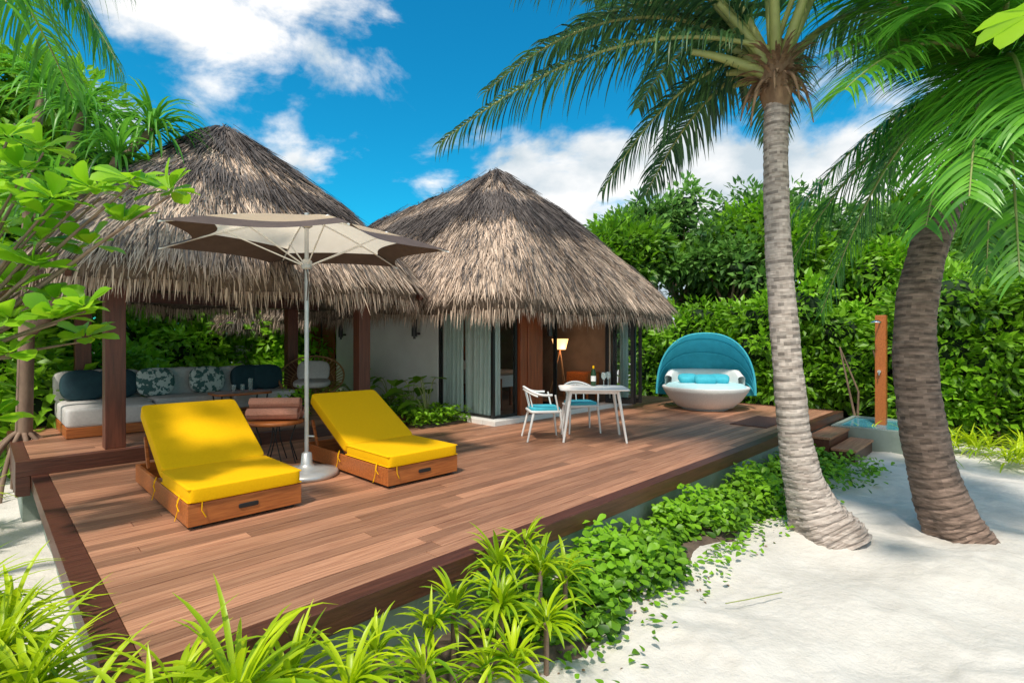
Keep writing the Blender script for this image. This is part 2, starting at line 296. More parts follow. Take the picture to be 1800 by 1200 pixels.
# ---------------------------------------------------------------- thatched roofs
def roof(name,parent,u0,u1,v0,v1,ra,rb,ze,zt,N,rc=.7,fl=.42,bands=(),zt2=None):
    ra=np.array(ra,float);rb=np.array(rb,float)
    pts=[]
    for cx,cy,a0 in[(u1-rc,v1-rc,0),(u0+rc,v1-rc,90),(u0+rc,v0+rc,180),(u1-rc,v0+rc,270)]:
        for a in np.linspace(a0,a0+90,9): pts.append((cx+rc*math.cos(math.radians(a)),cy+rc*math.sin(math.radians(a))))
    pts.append(pts[0]);pts=np.array(pts);sl=np.concatenate([[0],np.cumsum(np.linalg.norm(np.diff(pts,axis=0),axis=1))]);tot=sl[-1]
    def per(s):
        s=np.mod(s,tot);return np.stack([np.interp(s,sl,pts[:,0]),np.interp(s,sl,pts[:,1])],-1)
    def P(s,t):
        e=per(s); ab=rb-ra; q=np.clip(((e-ra)@ab)/max(ab@ab,1e-6),0,1) if ab@ab>1e-6 else np.zeros(len(e))
        r=ra+q[:,None]*ab; xy=r+(e-r)*t[:,None]
        top=zt+((zt2 or zt)-zt)*q
        prof=(1-t)+.045*np.sin(t*math.pi)
        z=ze+(top-ze)*prof - .10*np.clip((t-.9)/.1,0,1)**2+.03*np.sin(s*2.1+t*5)+.02*np.sin(s*5.3+1)
        return np.concatenate([xy,z[:,None]],1)
    m=Mb();ns=140;nt=16
    s=np.linspace(0,tot,ns,endpoint=False);G=[P(s,np.full(ns,t)) for t in np.linspace(0.0,1,nt)]
    lip=G[-1].copy();lip[:,2]-=.22;G.append(lip); inn=lip.copy();c=np.array([(u0+u1)/2,(v0+v1)/2]);inn[:,:2]=c+(inn[:,:2]-c)*.9;inn[:,2]+=.06;G.append(inn)
    inn2=inn.copy();inn2[:,:2]=c+(inn2[:,:2]-c)*.4;inn2[:,2]=ze+(zt-ze)*.35;G.append(inn2)
    Vv=np.concatenate(G);i=np.arange(ns);j=(i+1)%ns
    F=np.concatenate([np.stack([k*ns+i,(k+1)*ns+i,(k+1)*ns+j,k*ns+j],1) for k in range(len(G)-1)])
    m.add(Vv,F,0,.5,True);m.make(name+'_base',[thatchb],parent=parent)
    m=Mb();s=rng.uniform(0,tot,N);t=np.sqrt(rng.uniform(0,1,N))*.98
    nc=18;t=np.where(rng.uniform(size=N)<.5,(np.floor(t*nc)+rng.uniform(0,.35,N))/nc,t)
    a=P(s,t);b2=P(s+rng.normal(size=N)*.04,np.minimum(t+.06,1.02));d=nrm(b2-a);
    sd=P(s+.05,t)-P(s-.05,t);sd=nrm(sd);n=nrm(np.cross(sd,d));n=np.where(n[:,2:]<0,-n,n)
    d=d+n*rng.uniform(0,.13,N)[:,None]+sd*rng.normal(size=N)[:,None]*.10
    dk=np.zeros(N,bool)
    for (lo,hi,st) in bands:
        wob=.03*np.sin(s*1.3)+.02*np.sin(s*3.1)+rng.normal(size=N)*.018;x=t+wob;dk|=(x>lo)&(x<hi)&(rng.uniform(size=N)<st)
    dk|=rng.uniform(size=N)<.05
    a=a+n*(rng.uniform(.0,.05,N)+.055*dk)[:,None]
    patch=.14*np.sin(s*1.1+t*4)+.10*np.sin(s*2.7-t*9)+.06*np.sin(s*7.1)
    r=np.clip(rng.uniform(.12,1,N)+patch,0,1)
    for mt,k in((0,~dk),(1,dk)):
        kk=int(k.sum());strips(m,a[k],d[k],rng.uniform(.22,.5,kk),rng.uniform(.010,.022,kk),.1,2,r[k],[1,.9,.15],side=(sd+n*rng.normal(size=N)[:,None]*.3)[k],mat=mt)
    K=int(tot*380);s=rng.uniform(0,tot,K);t=rng.uniform(.955,1.0,K);a=P(s,t);o=nrm(P(s,np.ones(K))-P(s,np.full(K,.9)));o[:,2]=0
    a[:,2]-=rng.uniform(0,.16,K);a[:,:2]-=o[:,:2]*rng.uniform(0,.1,K)[:,None]
    d=o*rng.uniform(.05,.6,K)[:,None]+np.array([0,0,-1])+rng.normal(size=(K,3))*np.array([.10,.10,0])
    sd=P(s+.05,t)-P(s-.05,t)
    strips(m,a,d,fl*rng.uniform(.5,1.05,K)*(1+.10*np.sin(s*4)+.06*np.sin(s*11)),rng.uniform(.009,.021,K),.5,3,np.clip(rng.uniform(0,1,K),0,1),[1,1,.8,.15],side=nrm(sd)+rng.normal(size=(K,3))*.4)
    K=int(260+400*np.linalg.norm(rb-ra)/3);q=rng.uniform(0,1,K)[:,None];a=np.concatenate([ra+q*(rb-ra),np.full((K,1),zt)],1);a[:,2]+=((zt2 or zt)-zt)*q[:,0]-.04
    d=rng.normal(size=(K,3))*np.array([1,1,.22])+np.array([0,0,.0])
    strips(m,a,d,rng.uniform(.12,.34,K),.018,1.4,3,rng.uniform(0,.4,K),[1,1,.8,.1],mat=1)
    m.make(name+'_thatch_strands',[thatch,thatchk],parent=parent)
    return P
pav=empty('thatched_pavilion',True)
roof('roof',pav,.25,5.2,6.7,11.5,(2.72,9.1),(2.74,9.12),2.88,5.32,50000,rc=.9,fl=.42,bands=[(-.1,.17,.93),(.17,.33,.4),(.50,.60,.5)])
m=Mb()
for u in(1.10,4.35):
    for v in(7.72,10.5): m.box(u-.1,u+.1,v-.1,v+.1,.665,2.56)
m.make('posts',[postw],parent=pav,bevel=.006)
m=Mb()
for v in(7.72,10.5): m.box(.55,4.9,v-.07,v+.07,2.565,2.74)
for u in(1.10,4.35): m.box(u-.07,u+.07,7.0,11.2,2.745,2.85)
for u in np.linspace(.6,4.85,13): m.obox((u,7.3,2.72+.09),(.05,1.1,.07),RX(math.radians(22)))
for v in np.linspace(7.1,11.1,9):
    m.obox((4.75,v,2.80),(.8,.05,.07),RY(math.radians(22)));m.obox((.75,v,2.80),(.8,.05,.07),RY(math.radians(-22)))
m.make('beams_and_rafters',[darkw],parent=pav)
vil=empty('thatched_villa',True)
roof('roof',vil,5.2,11.45,5.6,15.5,(8.35,8.75),(8.35,13.2),2.72,5.88,88000,rc=.9,fl=.42,bands=[(-.1,.10,.93),(.10,.2,.35),(.33,.50,.92),(.50,.58,.35)],zt2=5.55)
m=Mb()
m.box(6.15,6.33,8.05,12.15,.4,2.9);m.box(6.15,6.33,13.65,15.2,.4,2.9);m.box(6.15,6.33,12.15,13.65,2.6,2.9)
m.box(10.07,10.25,6.75,15.2,.4,2.9);m.box(6.33,10.07,15.0,15.2,.4,2.9)
m.make('walls',[white],parent=vil)
m=Mb();m.box(6.0,10.35,6.30,6.60,.47,.585);m.box(6.0,6.30,6.61,8.1,.47,.585);m.make('plinth',[white],parent=vil,bevel=.01)
m=Mb();m.box(6.34,10.06,6.62,14.99,.45,.56,0);m.box(6.34,10.06,10.4,10.5,.56,2.78,0);m.box(6.34,6.36,8.05,10.4,.56,2.78,0);m.box(10.03,10.06,6.8,10.4,.56,2.78,0);m.box(6.16,10.24,6.7,15.1,2.79,2.88,0)
m.make('interior_shell',[interior],parent=vil)
m=Mb()
m.box(6.13,10.27,6.45,6.60,2.45,2.8);m.box(6.13,6.28,6.61,8.05,2.45,2.8)
for u in(6.15,6.70): m.box(u,u+.05,6.50,6.56,.585,2.45)
m.box(6.17,6.23,7.99,8.05,.585,2.45);m.box(6.17,6.23,6.6,7.99,.585,.63)
m.box(6.21,6.70,6.50,6.56,.585,.63)
def doorpanel(p,q,z0=.60,z1=2.42):
    p=np.array(p);q=np.array(q);L=np.linalg.norm(q-p);a=math.atan2(*(q-p)[::-1]);R=RZ(a);c=(p+q)/2
    for s_ in(-1,1): m.obox((*(c+s_*(q-p)/2*(1-.07/L)),(z0+z1)/2),(.07,.045,z1-z0),R)
    m.obox((*c,z0+.05),(L-.15,.04,.1),R);m.obox((*c,z1-.04),(L-.15,.04,.08),R)
    return c,L,R
gl=[]
for p,q in[((9.45,6.45),(9.62,5.85)),((9.70,6.47),(9.66,5.84)),((9.75,6.44),(9.95,5.86)),((7.45,6.62),(7.9,7.1)),((8.0,7.2),(8.1,6.7))]: gl.append(doorpanel(p,q))
m.make('door_and_window_frames',[black],parent=vil)
m=Mb();m.box(6.21,6.70,6.52,6.535,.63,2.45);m.box(6.165,6.18,6.6,7.99,.63,2.45)
for c,L,R in gl: m.obox((*c,1.5),(L-.15,.008,1.6),R)
m.make('glass_panes',[glassd],parent=vil)
m=Mb();m.box(6.78,7.38,6.44,6.60,.585,2.45);m.box(6.95,7.2,6.42,6.435,.62,2.40);m.make('timber_pillar',[pillarw],parent=vil,bevel=.01)
def curt(m,p,q,z0,z1,amp=.05,wl=.13):
    p=np.array(p,float);q=np.array(q,float);L=np.linalg.norm(q-p);n=int(L/wl*10)+2;t=np.linspace(0,1,n);dr=(q-p)/L;nn=np.array([-dr[1],dr[0]])
    V=[]
    for z,k in((z0,1.2),((z0+z1)/2,1),(z1,.6)):
        xy=p+t[:,None]*(q-p)+nn*(amp*k*(np.sin(t*L/wl*6.28+.8*np.sin(t*9))+.3*np.sin(t*L/wl*2.7*2+1)))[:,None];V.append(np.concatenate([xy,np.full((n,1),z)],1))
    i=np.arange(n-1);F=np.concatenate([np.stack([k*n+i,k*n+i+1,(k+1)*n+i+1,(k+1)*n+i],1) for k in(0,1)])
    m.add(np.concatenate(V),F,0,.5,True)
m=Mb();curt(m,(6.27,6.68),(6.27,7.12),.6,2.5,.04,.10);curt(m,(6.27,7.42),(6.27,7.98),.6,2.5,.04,.11);curt(m,(6.30,7.12),(6.30,7.42),.6,2.5,.02,.16);curt(m,(6.28,6.64),(6.42,6.62),.6,2.5,.02,.08);curt(m,(10.0,6.42),(10.24,6.38),.6,2.5,.03,.08)
m.make('curtains',[curtain],parent=vil)
m=Mb()
for (u,v) in[(6.02,8.64),(6.02,11.67)]:
    m.tube([(u,v,2.02),(u,v,2.36)],.055,14);m.box(u+.04,6.15,v-.02,v+.02,2.06,2.1);m.tube([(u,v,2.06),(u,v,1.97)],.025,8);m.tube([(u,v,2.36),(u,v,2.39)],.03,8)
for (u,v) in[(7.42,6.3),(10.3,6.4)]:
    m.tube([(u,v,2.02),(u,v,2.36)],.05,14);m.box(u-.02,u+.02,v+.03,v+.14,2.2,2.24)
m.make('wall_lanterns',[black],parent=vil)
m=Mb();m.box(6.13,6.148,12.2,13.6,.55,2.58,0);m.box(6.10,6.128,12.85,12.9,.6,2.55,1);m.make('side_door',[pillarw,black],parent=vil)
g=empty('courtyard_gatehouse',True)
m=Mb();m.box(4.75,5.3,15.0,15.2,0,2.35);m.box(6.05,6.14,15.0,15.2,0,2.35);m.make('wall',[white],parent=g)
m=Mb();m.box(5.3,6.05,15.03,15.1,.4,2.3);m.make('timber_door',[pillarw],parent=g)
roof('roof',g,4.3,6.9,14.2,16.2,(5.2,15.2),(6.0,15.2),2.5,3.25,6000,rc=.35,fl=.33)
e=empty('floor_lamp',True)
m=Mb();cx,cy=9.25,7.55
for k in range(3):
    a=k*2.09+.3;m.tube([(cx,cy,1.72),(cx+.28*math.cos(a),cy+.28*math.sin(a),.56)],.014,6)
m.make('tripod',[rattan],parent=e)
m=Mb();m.lathe([(.19,1.98),(.13,1.74)],(cx,cy,0),24);m.lathe([(0,1.975),(.188,1.975)],(cx,cy,0),24);m.make('shade',[lampm],parent=e)
ld=bpy.data.lights.new('lamp_bulb','POINT');ld.energy=6;ld.color=(1,.7,.45);ld.shadow_soft_size=.08
lo=bpy.data.objects.new('lamp_bulb',ld);bpy.context.scene.collection.objects.link(lo);lo.parent=e;lo.location=(cx-.1,cy-.25,1.7)
m=Mb();m.box(9.55,10.0,7.0,7.6,.75,1.22,0);m.box(9.535,9.548,7.04,7.56,.8,.98,0);m.box(9.535,9.548,7.04,7.56,1.0,1.18,0)
for a in(9.6,9.95):
    for c in(7.05,7.55): m.box(a-.02,a+.02,c-.02,c+.02,.56,.75,0)
m.make('dresser',[warmw],True,bevel=.005)
m=Mb();m.box(7.1,8.0,7.3,7.9,1.19,1.25,0)
for a in(7.14,7.96):
    for c in(7.34,7.86): m.box(a-.025,a+.025,c-.025,c+.025,.56,1.19,1)
m.box(7.1,7.99,7.32,7.34,1.02,1.19,0);m.make('writing_desk',[whitep,pillarw],True)
m=Mb();m.box(8.2,8.55,8.9,9.3,.56,1.0,1);m.sq((8.4,9.2,1.1),(.9,1.0,.14),I3,.3,.3,0);m.sq((8.0,9.9,1.32),(.35,.14,.2),I3,.6,.4,0);m.sq((8.8,9.9,1.32),(.35,.14,.2),I3,.6,.4,0);m.box(7.4,9.5,10.25,10.38,.56,1.8,1)
m.make('double_bed',[white,pillarw],True)
# ---------------------------------------------------------------- sun loungers
def lounger(u0,v0):
    u,v=D(u0,v0)[:2];e=empty('sun_lounger',loc=(u,v,.5),rz=A)
    W=.86;m=Mb()
    m.box(0,W,0,.03,.03,.20);m.box(0,.03,.031,1.87,.03,.20);m.box(W-.03,W,.031,1.87,.03,.20);m.box(.031,W-.031,1.84,1.87,.03,.20)
    for k in range(8): m.box(.031,W-.031,.05+k*.1,.13+k*.1,.165,.185)
    a=math.atan2(.47,.87)
    for s_ in np.linspace(.06,.93,8): m.obox((W/2,.86+s_*math.cos(a),.20+s_*math.sin(a)),(W-.1,.08,.018),RX(a))
    for x in(.06,W-.06): m.obox((x,.86+.5*math.cos(a),.185+.5*math.sin(a)),(.03,.98,.035),RX(a));m.obox((x,1.68,.33),(.03,.03,.33),RX(math.radians(-25)))
    m.make('timber_frame',[warmw],parent=e,bevel=.006)
    m=Mb()
    for (x,y) in[(.08,.08),(W-.08,.08),(.08,1.78),(W-.08,1.78)]: m.box(x-.03,x+.03,y-.03,y+.03,0.002,.032)
    m.sq((W/2,-.002,.115),(.075,.006,.018),I3,.3,.3);m.make('feet_and_handle',[black],parent=e)
    m=Mb();m.sq((W/2,.415,.262),(.425,.43,.06),I3,.13,.10,0,64,24)
    m.sq((W/2,.845+.5*math.cos(a)-.02,.262+.5*math.sin(a)+.015),(.425,.505,.06),RX(a),.13,.10,0,64,24);m.make('mattress',[yellow],parent=e)
    m=Mb()
    for zz in(.214,.31):
        m.tube([(.008,.0,zz),(W-.008,.0,zz)],.005,6)
        m.tube([(.004,.0,zz),(.004,.83,zz)],.005,6);m.tube([(W-.004,.0,zz),(W-.004,.83,zz)],.005,6)
    for y,x in((.18,-.004),(.95,-.004)):
        m.tube([(x,y,.24),(x-.02,y,.2),(x-.012,y+.02,.12),(x-.03,y+.03,.04)],.004,5);m.tube([(x,y,.24),(x-.03,y-.02,.17),(x-.02,y-.05,.13)],.004,5)
    m.tube([(.1,-.004,.24),(.09,-.02,.15),(.12,-.015,.09)],.004,5)
    m.make('tie_cords_and_piping',[yellow],parent=e)
    return e
lounger(1.07,4.44);lounger(2.72,4.34)
ux,uy,_=D(2.41,5.42)
e=empty('patio_umbrella',loc=(ux,uy,.5))
m=Mb();m.lathe([(0,.005),(.32,.005),(.325,.03),(.31,.055),(.2,.075),(.08,.10),(.06,.13),(.05,.24),(.03,.25),(0,.25)],n=40);m.make('base',[alu],parent=e)
m=Mb();m.tube([(0,0,.2),(0,0,2.78)],.022,14);m.lathe([(.04,2.18),(.055,2.2),(.055,2.27),(.03,2.29)],n=16);m.lathe([(.03,2.62),(.06,2.64),(.06,2.7),(.03,2.72)],n=16)
m.tube([(0,-.0,.42),(.09,-.03,.42)],.01,6);m.make('pole',[alu],parent=e)
m=Mb()
for k in range(5):
    a=k*1.25;m.tube([(.03*math.cos(a),.03*math.sin(a),2.2),(.045*math.cos(a+.5),.045*math.sin(a+.5),2.05),(.03*math.cos(a+.2),.03*math.sin(a+.2),1.85)],.006,5)
m.make('pulley_cord',[taupe],parent=e)
R_=1.5;zt=2.40;zh=2.76
tips=[np.array([R_*math.cos(math.radians(4+60*k)),R_*math.sin(math.radians(4+60*k)),zt]) for k in range(6)]
hub=np.array([0,0,zh])
m=Mb()
for k in range(6):
    a=tips[k];b_=tips[(k+1)%6];n1=14;n2=12;G=[]
    for i_ in range(n2+1):
        t=i_/n2
        for j_ in range(n1+1):
            s_=j_/n1;p=a*(1-s_)+b_*s_;mid=4*s_*(1-s_)
            p=p.copy();p[:2]*=(1-.20*mid*t) ; q=hub+(p-hub)*t;q[2]+=.03*math.sin(t*math.pi)-.015*mid*math.sin(t*3.1)
            G.append(q)
    G=np.array(G);F=[];cut=[]
    for i_ in range(n2):
        for j_ in range(n1):
            F.append([i_*(n1+1)+j_,i_*(n1+1)+j_+1,(i_+1)*(n1+1)+j_+1,(i_+1)*(n1+1)+j_]);cut.append(i_>=(9 if k not in(2,5) else 8))
    F=np.array(F);cut=np.array(cut)
    m.add(G,F[~cut],0,.5,True);m.add(G,F[cut],1,.5,True)
m.make('canopy',[beige,taupe],parent=e)
m=Mb()
for k in range(6):
    a=tips[k];pp=[]
    for t in np.linspace(0,1,10): q=hub+(a-hub)*t;q[2]+=.03*math.sin(t*math.pi)-.018;pp.append(q)
    m.tube(pp,.009,6);c=pp[5];m.tube([(0,0,2.23)+nrm(a*np.array([1,1,0]))*.05,c],.008,6);m.lathe([(0,.025),(.02,.015),(.02,-.015),(0,-.025)],c,10)
m.make('ribs',[whitep],parent=e)
tx,ty,_=D(2.40,6.22);e=empty('side_table',loc=(tx,ty,.5))
m=Mb();m.lathe([(0,.47),(.30,.47),(.31,.48),(.31,.5),(.30,.51),(0,.51)],n=36);m.make('top',[warmw],parent=e)
m=Mb()
for k in range(4):
    a=k*math.pi/2+.3;c,s_=math.cos(a),math.sin(a)
    m.tube([(.22*c,.22*s_,.47),(.16*math.cos(a+.2),.16*math.sin(a+.2),.25),(.24*math.cos(a+.4),.24*math.sin(a+.4),.008)],.007,6);m.tube([(.22*c,.22*s_,.47),(.16*math.cos(a-.2),.16*math.sin(a-.2),.25),(.24*math.cos(a-.4)*1,.24*math.sin(a-.4),.008)],.007,6)
m.make('wire_legs',[black],parent=e)
m=Mb()
def roll(cy_,cz_,r):
    K=70;Lx=.28;th=np.linspace(0,7*math.pi,K);rr=np.linspace(.012,r,K)
    prof=np.stack([np.zeros(K),rr*np.cos(th),cz_+rr*np.sin(th)],1)
    V=np.concatenate([prof+[-Lx,cy_,0],prof+[Lx,cy_,0]]);i=np.arange(K-1);m.add(V@RZ(.1).T,np.stack([i,i+1,K+i+1,K+i],1),0,.5,True)
roll(-.09,.585,.075);roll(.075,.585,.075);roll(-.005,.70,.07)
m.make('rolled_towels',[pink],loc=(tx,ty,.5))
# ---------------------------------------------------------------- dining
e=empty('dining_table',loc=(1.18,7.62,.5),rz=math.radians(-3))
m=Mb();m.sq((0,0,.74),(.49,.37,.014),I3,.2,.12,0,64,10)
for sx in(-1,1):
    for sy in(-1,1):
        a=np.array([sx*.33,sy*.24,.73]);b_=np.array([sx*.44,sy*.34,0.003]);m.tube([a,b_],[.026,.016],8)
m.box(-.34,.34,-.26,-.24,.68,.727);m.box(-.34,.34,.24,.26,.68,.727)
m.make('table_frame',[whitep],parent=e)
def chair(x,y,rz):
    e=empty('armchair',loc=(x,y,.5),rz=rz)
    m=Mb();m.sq((0,0,.42),(.25,.24,.02),I3,.3,.3)
    for sx in(-1,1):
        m.tube([(sx*.22,-.2,.42),(sx*.25,-.25,0.003)],[.02,.013],8);m.tube([(sx*.21,.18,.42),(sx*.25,.28,0.003)],[.02,.013],8)
        m.tube([(sx*.235,-.17,.43),(sx*.26,-.12,.66)],.013,8)
    th=np.radians(np.linspace(-20,200,26));arc=np.stack([.28*np.cos(th),.02+.27*np.sin(th),.66+.10*np.clip(np.sin(th),0,1)**2],1)
    m.tube(arc,.018,8)
    arc2=arc.copy()[5:-5];arc2[:,2]-=.035;m.tube(arc2,.014,8)
    for tt in(60,90,120):
        t=math.radians(tt);m.tube([(.23*math.cos(t),.2*math.sin(t),.43),(.27*math.cos(t),.02+.26*math.sin(t),.73)],.010,6)
    m.make('frame',[whitep],parent=e)
    m=Mb();m.sq((0,0,.455),(.225,.215,.028),I3,.4,.3);m.make('seat_cushion',[tealc],parent=e)
chair(.46,7.62,math.radians(98));chair(1.08,8.25,math.radians(10))
m=Mb();m.lathe([(0,0),(.037,0),(.038,.02),(.038,.19),(.03,.22),(.014,.25),(.013,.30),(0,.30)],(1.22,7.8,1.256),20,0);m.lathe([(.0385,.07),(.0385,.15)],(1.22,7.8,1.256),20,1);m.lathe([(.0145,.26),(.0145,.302),(0,.303)],(1.22,7.8,1.256),16,2);m.make('wine_bottle',[green_glass,white,yellow])
for x,y in((1.36,7.72),(1.45,7.84)):
    m=Mb();m.lathe([(0,0),(.035,.003),(.006,.01),(.004,.09),(.012,.1),(.036,.13),(.038,.16),(.03,.205)],(x,y,1.256),18);m.make('wine_glass',[clear])
# ---------------------------------------------------------------- daybed
dx,dy,_=D(10.75,4.82);e=empty('round_daybed',loc=(dx,dy,.5),rz=math.radians(-14))
m=Mb();m.lathe([(.5,.03),(.56,.05),(.72,.2),(.84,.38),(.88,.46),(.86,.48),(.8,.47),(.76,.40),(0,.40)],n=48);m.lathe([(0,.04),(.46,.04),(.46,0.003)],n=40);m.make('shell_base',[whitew],parent=e)
m=Mb();m.lathe([(.84,.40),(.82,.44),(.80,.49),(.74,.53),(0,.54)],n=48,mat=1)
th=np.radians(np.linspace(10,170,34));prof=[(-.07,.0),(-.08,.25),(-.03,.31),(.03,.31),(.07,.25),(.06,0)]
V=[];
for t in th:
    for a_,z_ in prof: V.append(((.76+a_)*math.cos(t),(.72+a_)*math.sin(t),.50+z_*min(1,math.sin(t)*1.6+.3)))
i=np.arange(33);F=np.concatenate([np.stack([i*6+k,i*6+k+1,i*6+6+k+1,i*6+6+k],1) for k in range(5)]);m.add(V,F,0,.5,True)
m.make('mattress_and_bolster',[whitep,paleteal],parent=e)
m=Mb()
for x,y,r in((-.32,.1,.2),(.28,.12,-.2),(0,-.05,.05)): m.sq((x,y,.62),(.22,.16,.09),RZ(r)@RX(.3),.7,.55)
m.make('pillows',[tealc],parent=e)
m=Mb();Rh=.99;hz0=.30;ph=np.radians(np.linspace(-4,90,13));th=np.radians(np.linspace(0,180,41));V=[]
for p_ in ph:
    for t in th: V.append((Rh*math.copysign(abs(math.cos(t))**.85,math.cos(t)),Rh*math.sin(t)*math.cos(p_)*.8,hz0+1.29*math.sin(t)**.85*math.sin(p_)))
K=41;i,j=np.meshgrid(np.arange(K-1),np.arange(12));b=(j*K+i).ravel();m.add(V,np.stack([b,b+1,b+K+1,b+K],1),0,.5,True)
o=m.make('hood_canopy',[teal],parent=e)
m=Mb();V=np.array(V).reshape(13,41,3)
for k in(3,6,9,12): m.tube((V[k]-np.array([0,0,hz0]))*(.985 if k<12 else 1)+np.array([0,0,hz0]),.014 if k<12 else .022,6)
m.make('hood_hoops',[tealc],parent=e)
# ---------------------------------------------------------------- pavilion furniture
e=empty('corner_sofa',True)
m=Mb();m.box(.75,4.1,9.55,10.35,.667,.80,0);m.box(.75,1.75,8.75,9.545,.667,.80,0);m.make('base',[warmw],parent=e,bevel=.008)
m=Mb();Z0=.92
m.sq((1.25,9.15,Z0),(.5,.4,.13),I3,.2,.15,0,48,16)
for k in range(3): m.sq((1.27+k*1.1+.02,9.88,Z0),(.54,.42,.13),I3,.2,.15,0,48,16)
for k in range(3): m.sq((1.27+k*1.1,10.24,1.24),(.54,.12,.24),I3,.3,.2,0,48,16)
m.make('cushions',[greyf],parent=e)
for nm,mt,L_ in(('plain_pillows',navy,[(1.05,9.95),(1.45,9.98),(3.35,10.0),(3.7,10.0)]),('printed_pillows',pattern,[(1.95,9.99),(2.7,9.99)])):
    m=Mb()
    for x,y in L_: m.sq((x,y,1.27),(.27,.09,.23),RX(-.22)@RZ(.06),.7,.45)
    m.make(nm,[mt],parent=e)
e=empty('coffee_table',True)
m=Mb();m.sq((2.9,8.95,1.10),(.42,.3,.02),I3,.2,.3,0);m.make('top',[warmw],parent=e)
m=Mb()
for sx in(-1,1):
    for sy in(-1,1): m.tube([(2.9+sx*.34,8.95+sy*.22,1.09),(2.9+sx*.28,8.95+sy*.18,.667)],.012,6)
m.tube([(2.6,8.78,.8),(3.2,8.78,.8)],.008,6);m.tube([(2.6,9.12,.8),(3.2,9.12,.8)],.008,6);m.make('legs',[black],parent=e)
for x in(2.8,2.93,3.05):
    m=Mb();m.lathe([(0,0),(.03,0),(.035,.11 if x<3 else .2)],(x,8.95,1.122),14);m.make('drinking_glass',[clear],True)
cx,cy,_=D(4.45,9.75);e=empty('rattan_lounge_chair',loc=(cx,cy,.66),rz=math.radians(15))
m=Mb();Rb=RX(math.radians(42));c0=np.array([0,0,.52])
def bowl(th,r): return np.array([r*.58*math.cos(th),r*.56*math.sin(th),.22*r*r-.12])
ths=np.linspace(0,2*math.pi,41)
for r in(1,.66,.35): m.tube([Rb@bowl(t,r)+c0 for t in ths],.018 if r==1 else .011,6)
for t in ths[:-1:1]: m.tube([Rb@bowl(t,r)+c0 for r in(.1,.4,.7,1)],.008,5)
m.tube([(.34*math.cos(t),.34*math.sin(t),.02) for t in ths],.014,6)
for t in ths[:-1:8]: m.tube([(.34*math.cos(t),.34*math.sin(t),.02),(.22*math.cos(t),.22*math.sin(t)+.03,.36)],.012,6)
m.make('rattan_frame',[rattan],parent=e)
m=Mb();m.sq((0,-.1,.47),(.33,.3,.07),RX(.1),.6,.7);m.sq((0,.18,.68),(.3,.07,.22),RX(-.5),.6,.6);m.make('cushions',[greyf],parent=e)
m=Mb();m.lathe([(0,0),(.13,0),(.19,.12),(.18,.36),(.12,.42),(.13,.45),(.10,.45)],D(4.15,10.9,.665),24);m.make('red_ceramic_stool',[red])
m=Mb();m.lathe([(0,0),(.15,0),(.2,.3),(.19,.32),(.16,.3),(0,.29)],D(3.85,10.75,.665),24);
q=D(3.85,10.75,1.05);foliage(m,[(q[0],q[1],q[2]+.05,.2,.2,.2)],60,10,.09,.12,mat=1,core=.7,coremat=2,bias=.2);m.make('potted_plant',[greyf,leafh,corem])
q=D(3.5,8.2,.9);m=Mb();m.lathe([(0,0),(.12,0),(.16,.2),(.14,.22),(0,.2)],(q[0],q[1],.665),20);foliage(m,[(q[0],q[1],1.0,.19,.19,.17)],70,12,.07,.1,mat=1,core=.7,coremat=2,bias=.25);m.make('potted_herb',[greyf,leafh,corem])
# ---------------------------------------------------------------- garden bed by the villa
m=Mb();m.box(5.06,6.0,7.0,12.5,.45,.53);m.box(4.7,6.0,12.51,15,.3,.5);m.make('planting_bed_soil',[soil],True)
m=Mb();N=3200;u=rng.uniform(4.9,6.0,N);v=6.95+rng.uniform(0,1,N)**1.3*5;P=np.stack([CA*u-SA*v,SA*u+CA*v,.53+rng.uniform(.02,.26,N)],1)
leaves(m,P,rng.normal(size=(N,3))*np.array([1,1,.3]),np.array([0,0,1.])+rng.normal(size=(N,3))*.4,rng.uniform(.07,.13,N),rng.uniform(.3,1,N),LEAF_S);m.make('bed_groundcover',[leafh])
def heart():
    v=[[0,0,0],[.32,-.22,.02],[.42,.15,.05],[.25,.65,.0],[0,1,-.12],[-.25,.65,0],[-.42,.15,.05],[-.32,-.22,.02],[0,.45,-.04]]
    F=[[0,1,2],[0,2,8],[2,3,8],[3,4,8],[8,4,5],[8,5,6],[0,8,6],[0,6,7]];return np.array(v,float),np.array(F)
HE=heart()
for (bu,bv) in[(5.55,8.0),(5.7,9.0),(5.45,7.45),(5.6,10.2)]:
    m=Mb()
    q=D(bu,bv,.52)
    for k in range(9):
        a=rng.uniform(0,6.28);h=rng.uniform(.3,.8);r=rng.uniform(.15,.4);t=q+np.array([r*math.cos(a),r*math.sin(a),h])
        m.tube(bez(q,q+np.array([.1*math.cos(a),.1*math.sin(a),h]),t,6),.009,5,1)
        leaves(m,t[None],[[math.cos(a),math.sin(a),rng.uniform(-.6,.1)]],[[0,0,1]],rng.uniform(.24,.38),[rng.uniform(.5,1)],HE,smooth=True)
    m.make('elephant_ear_plant',[leafh,petiole])
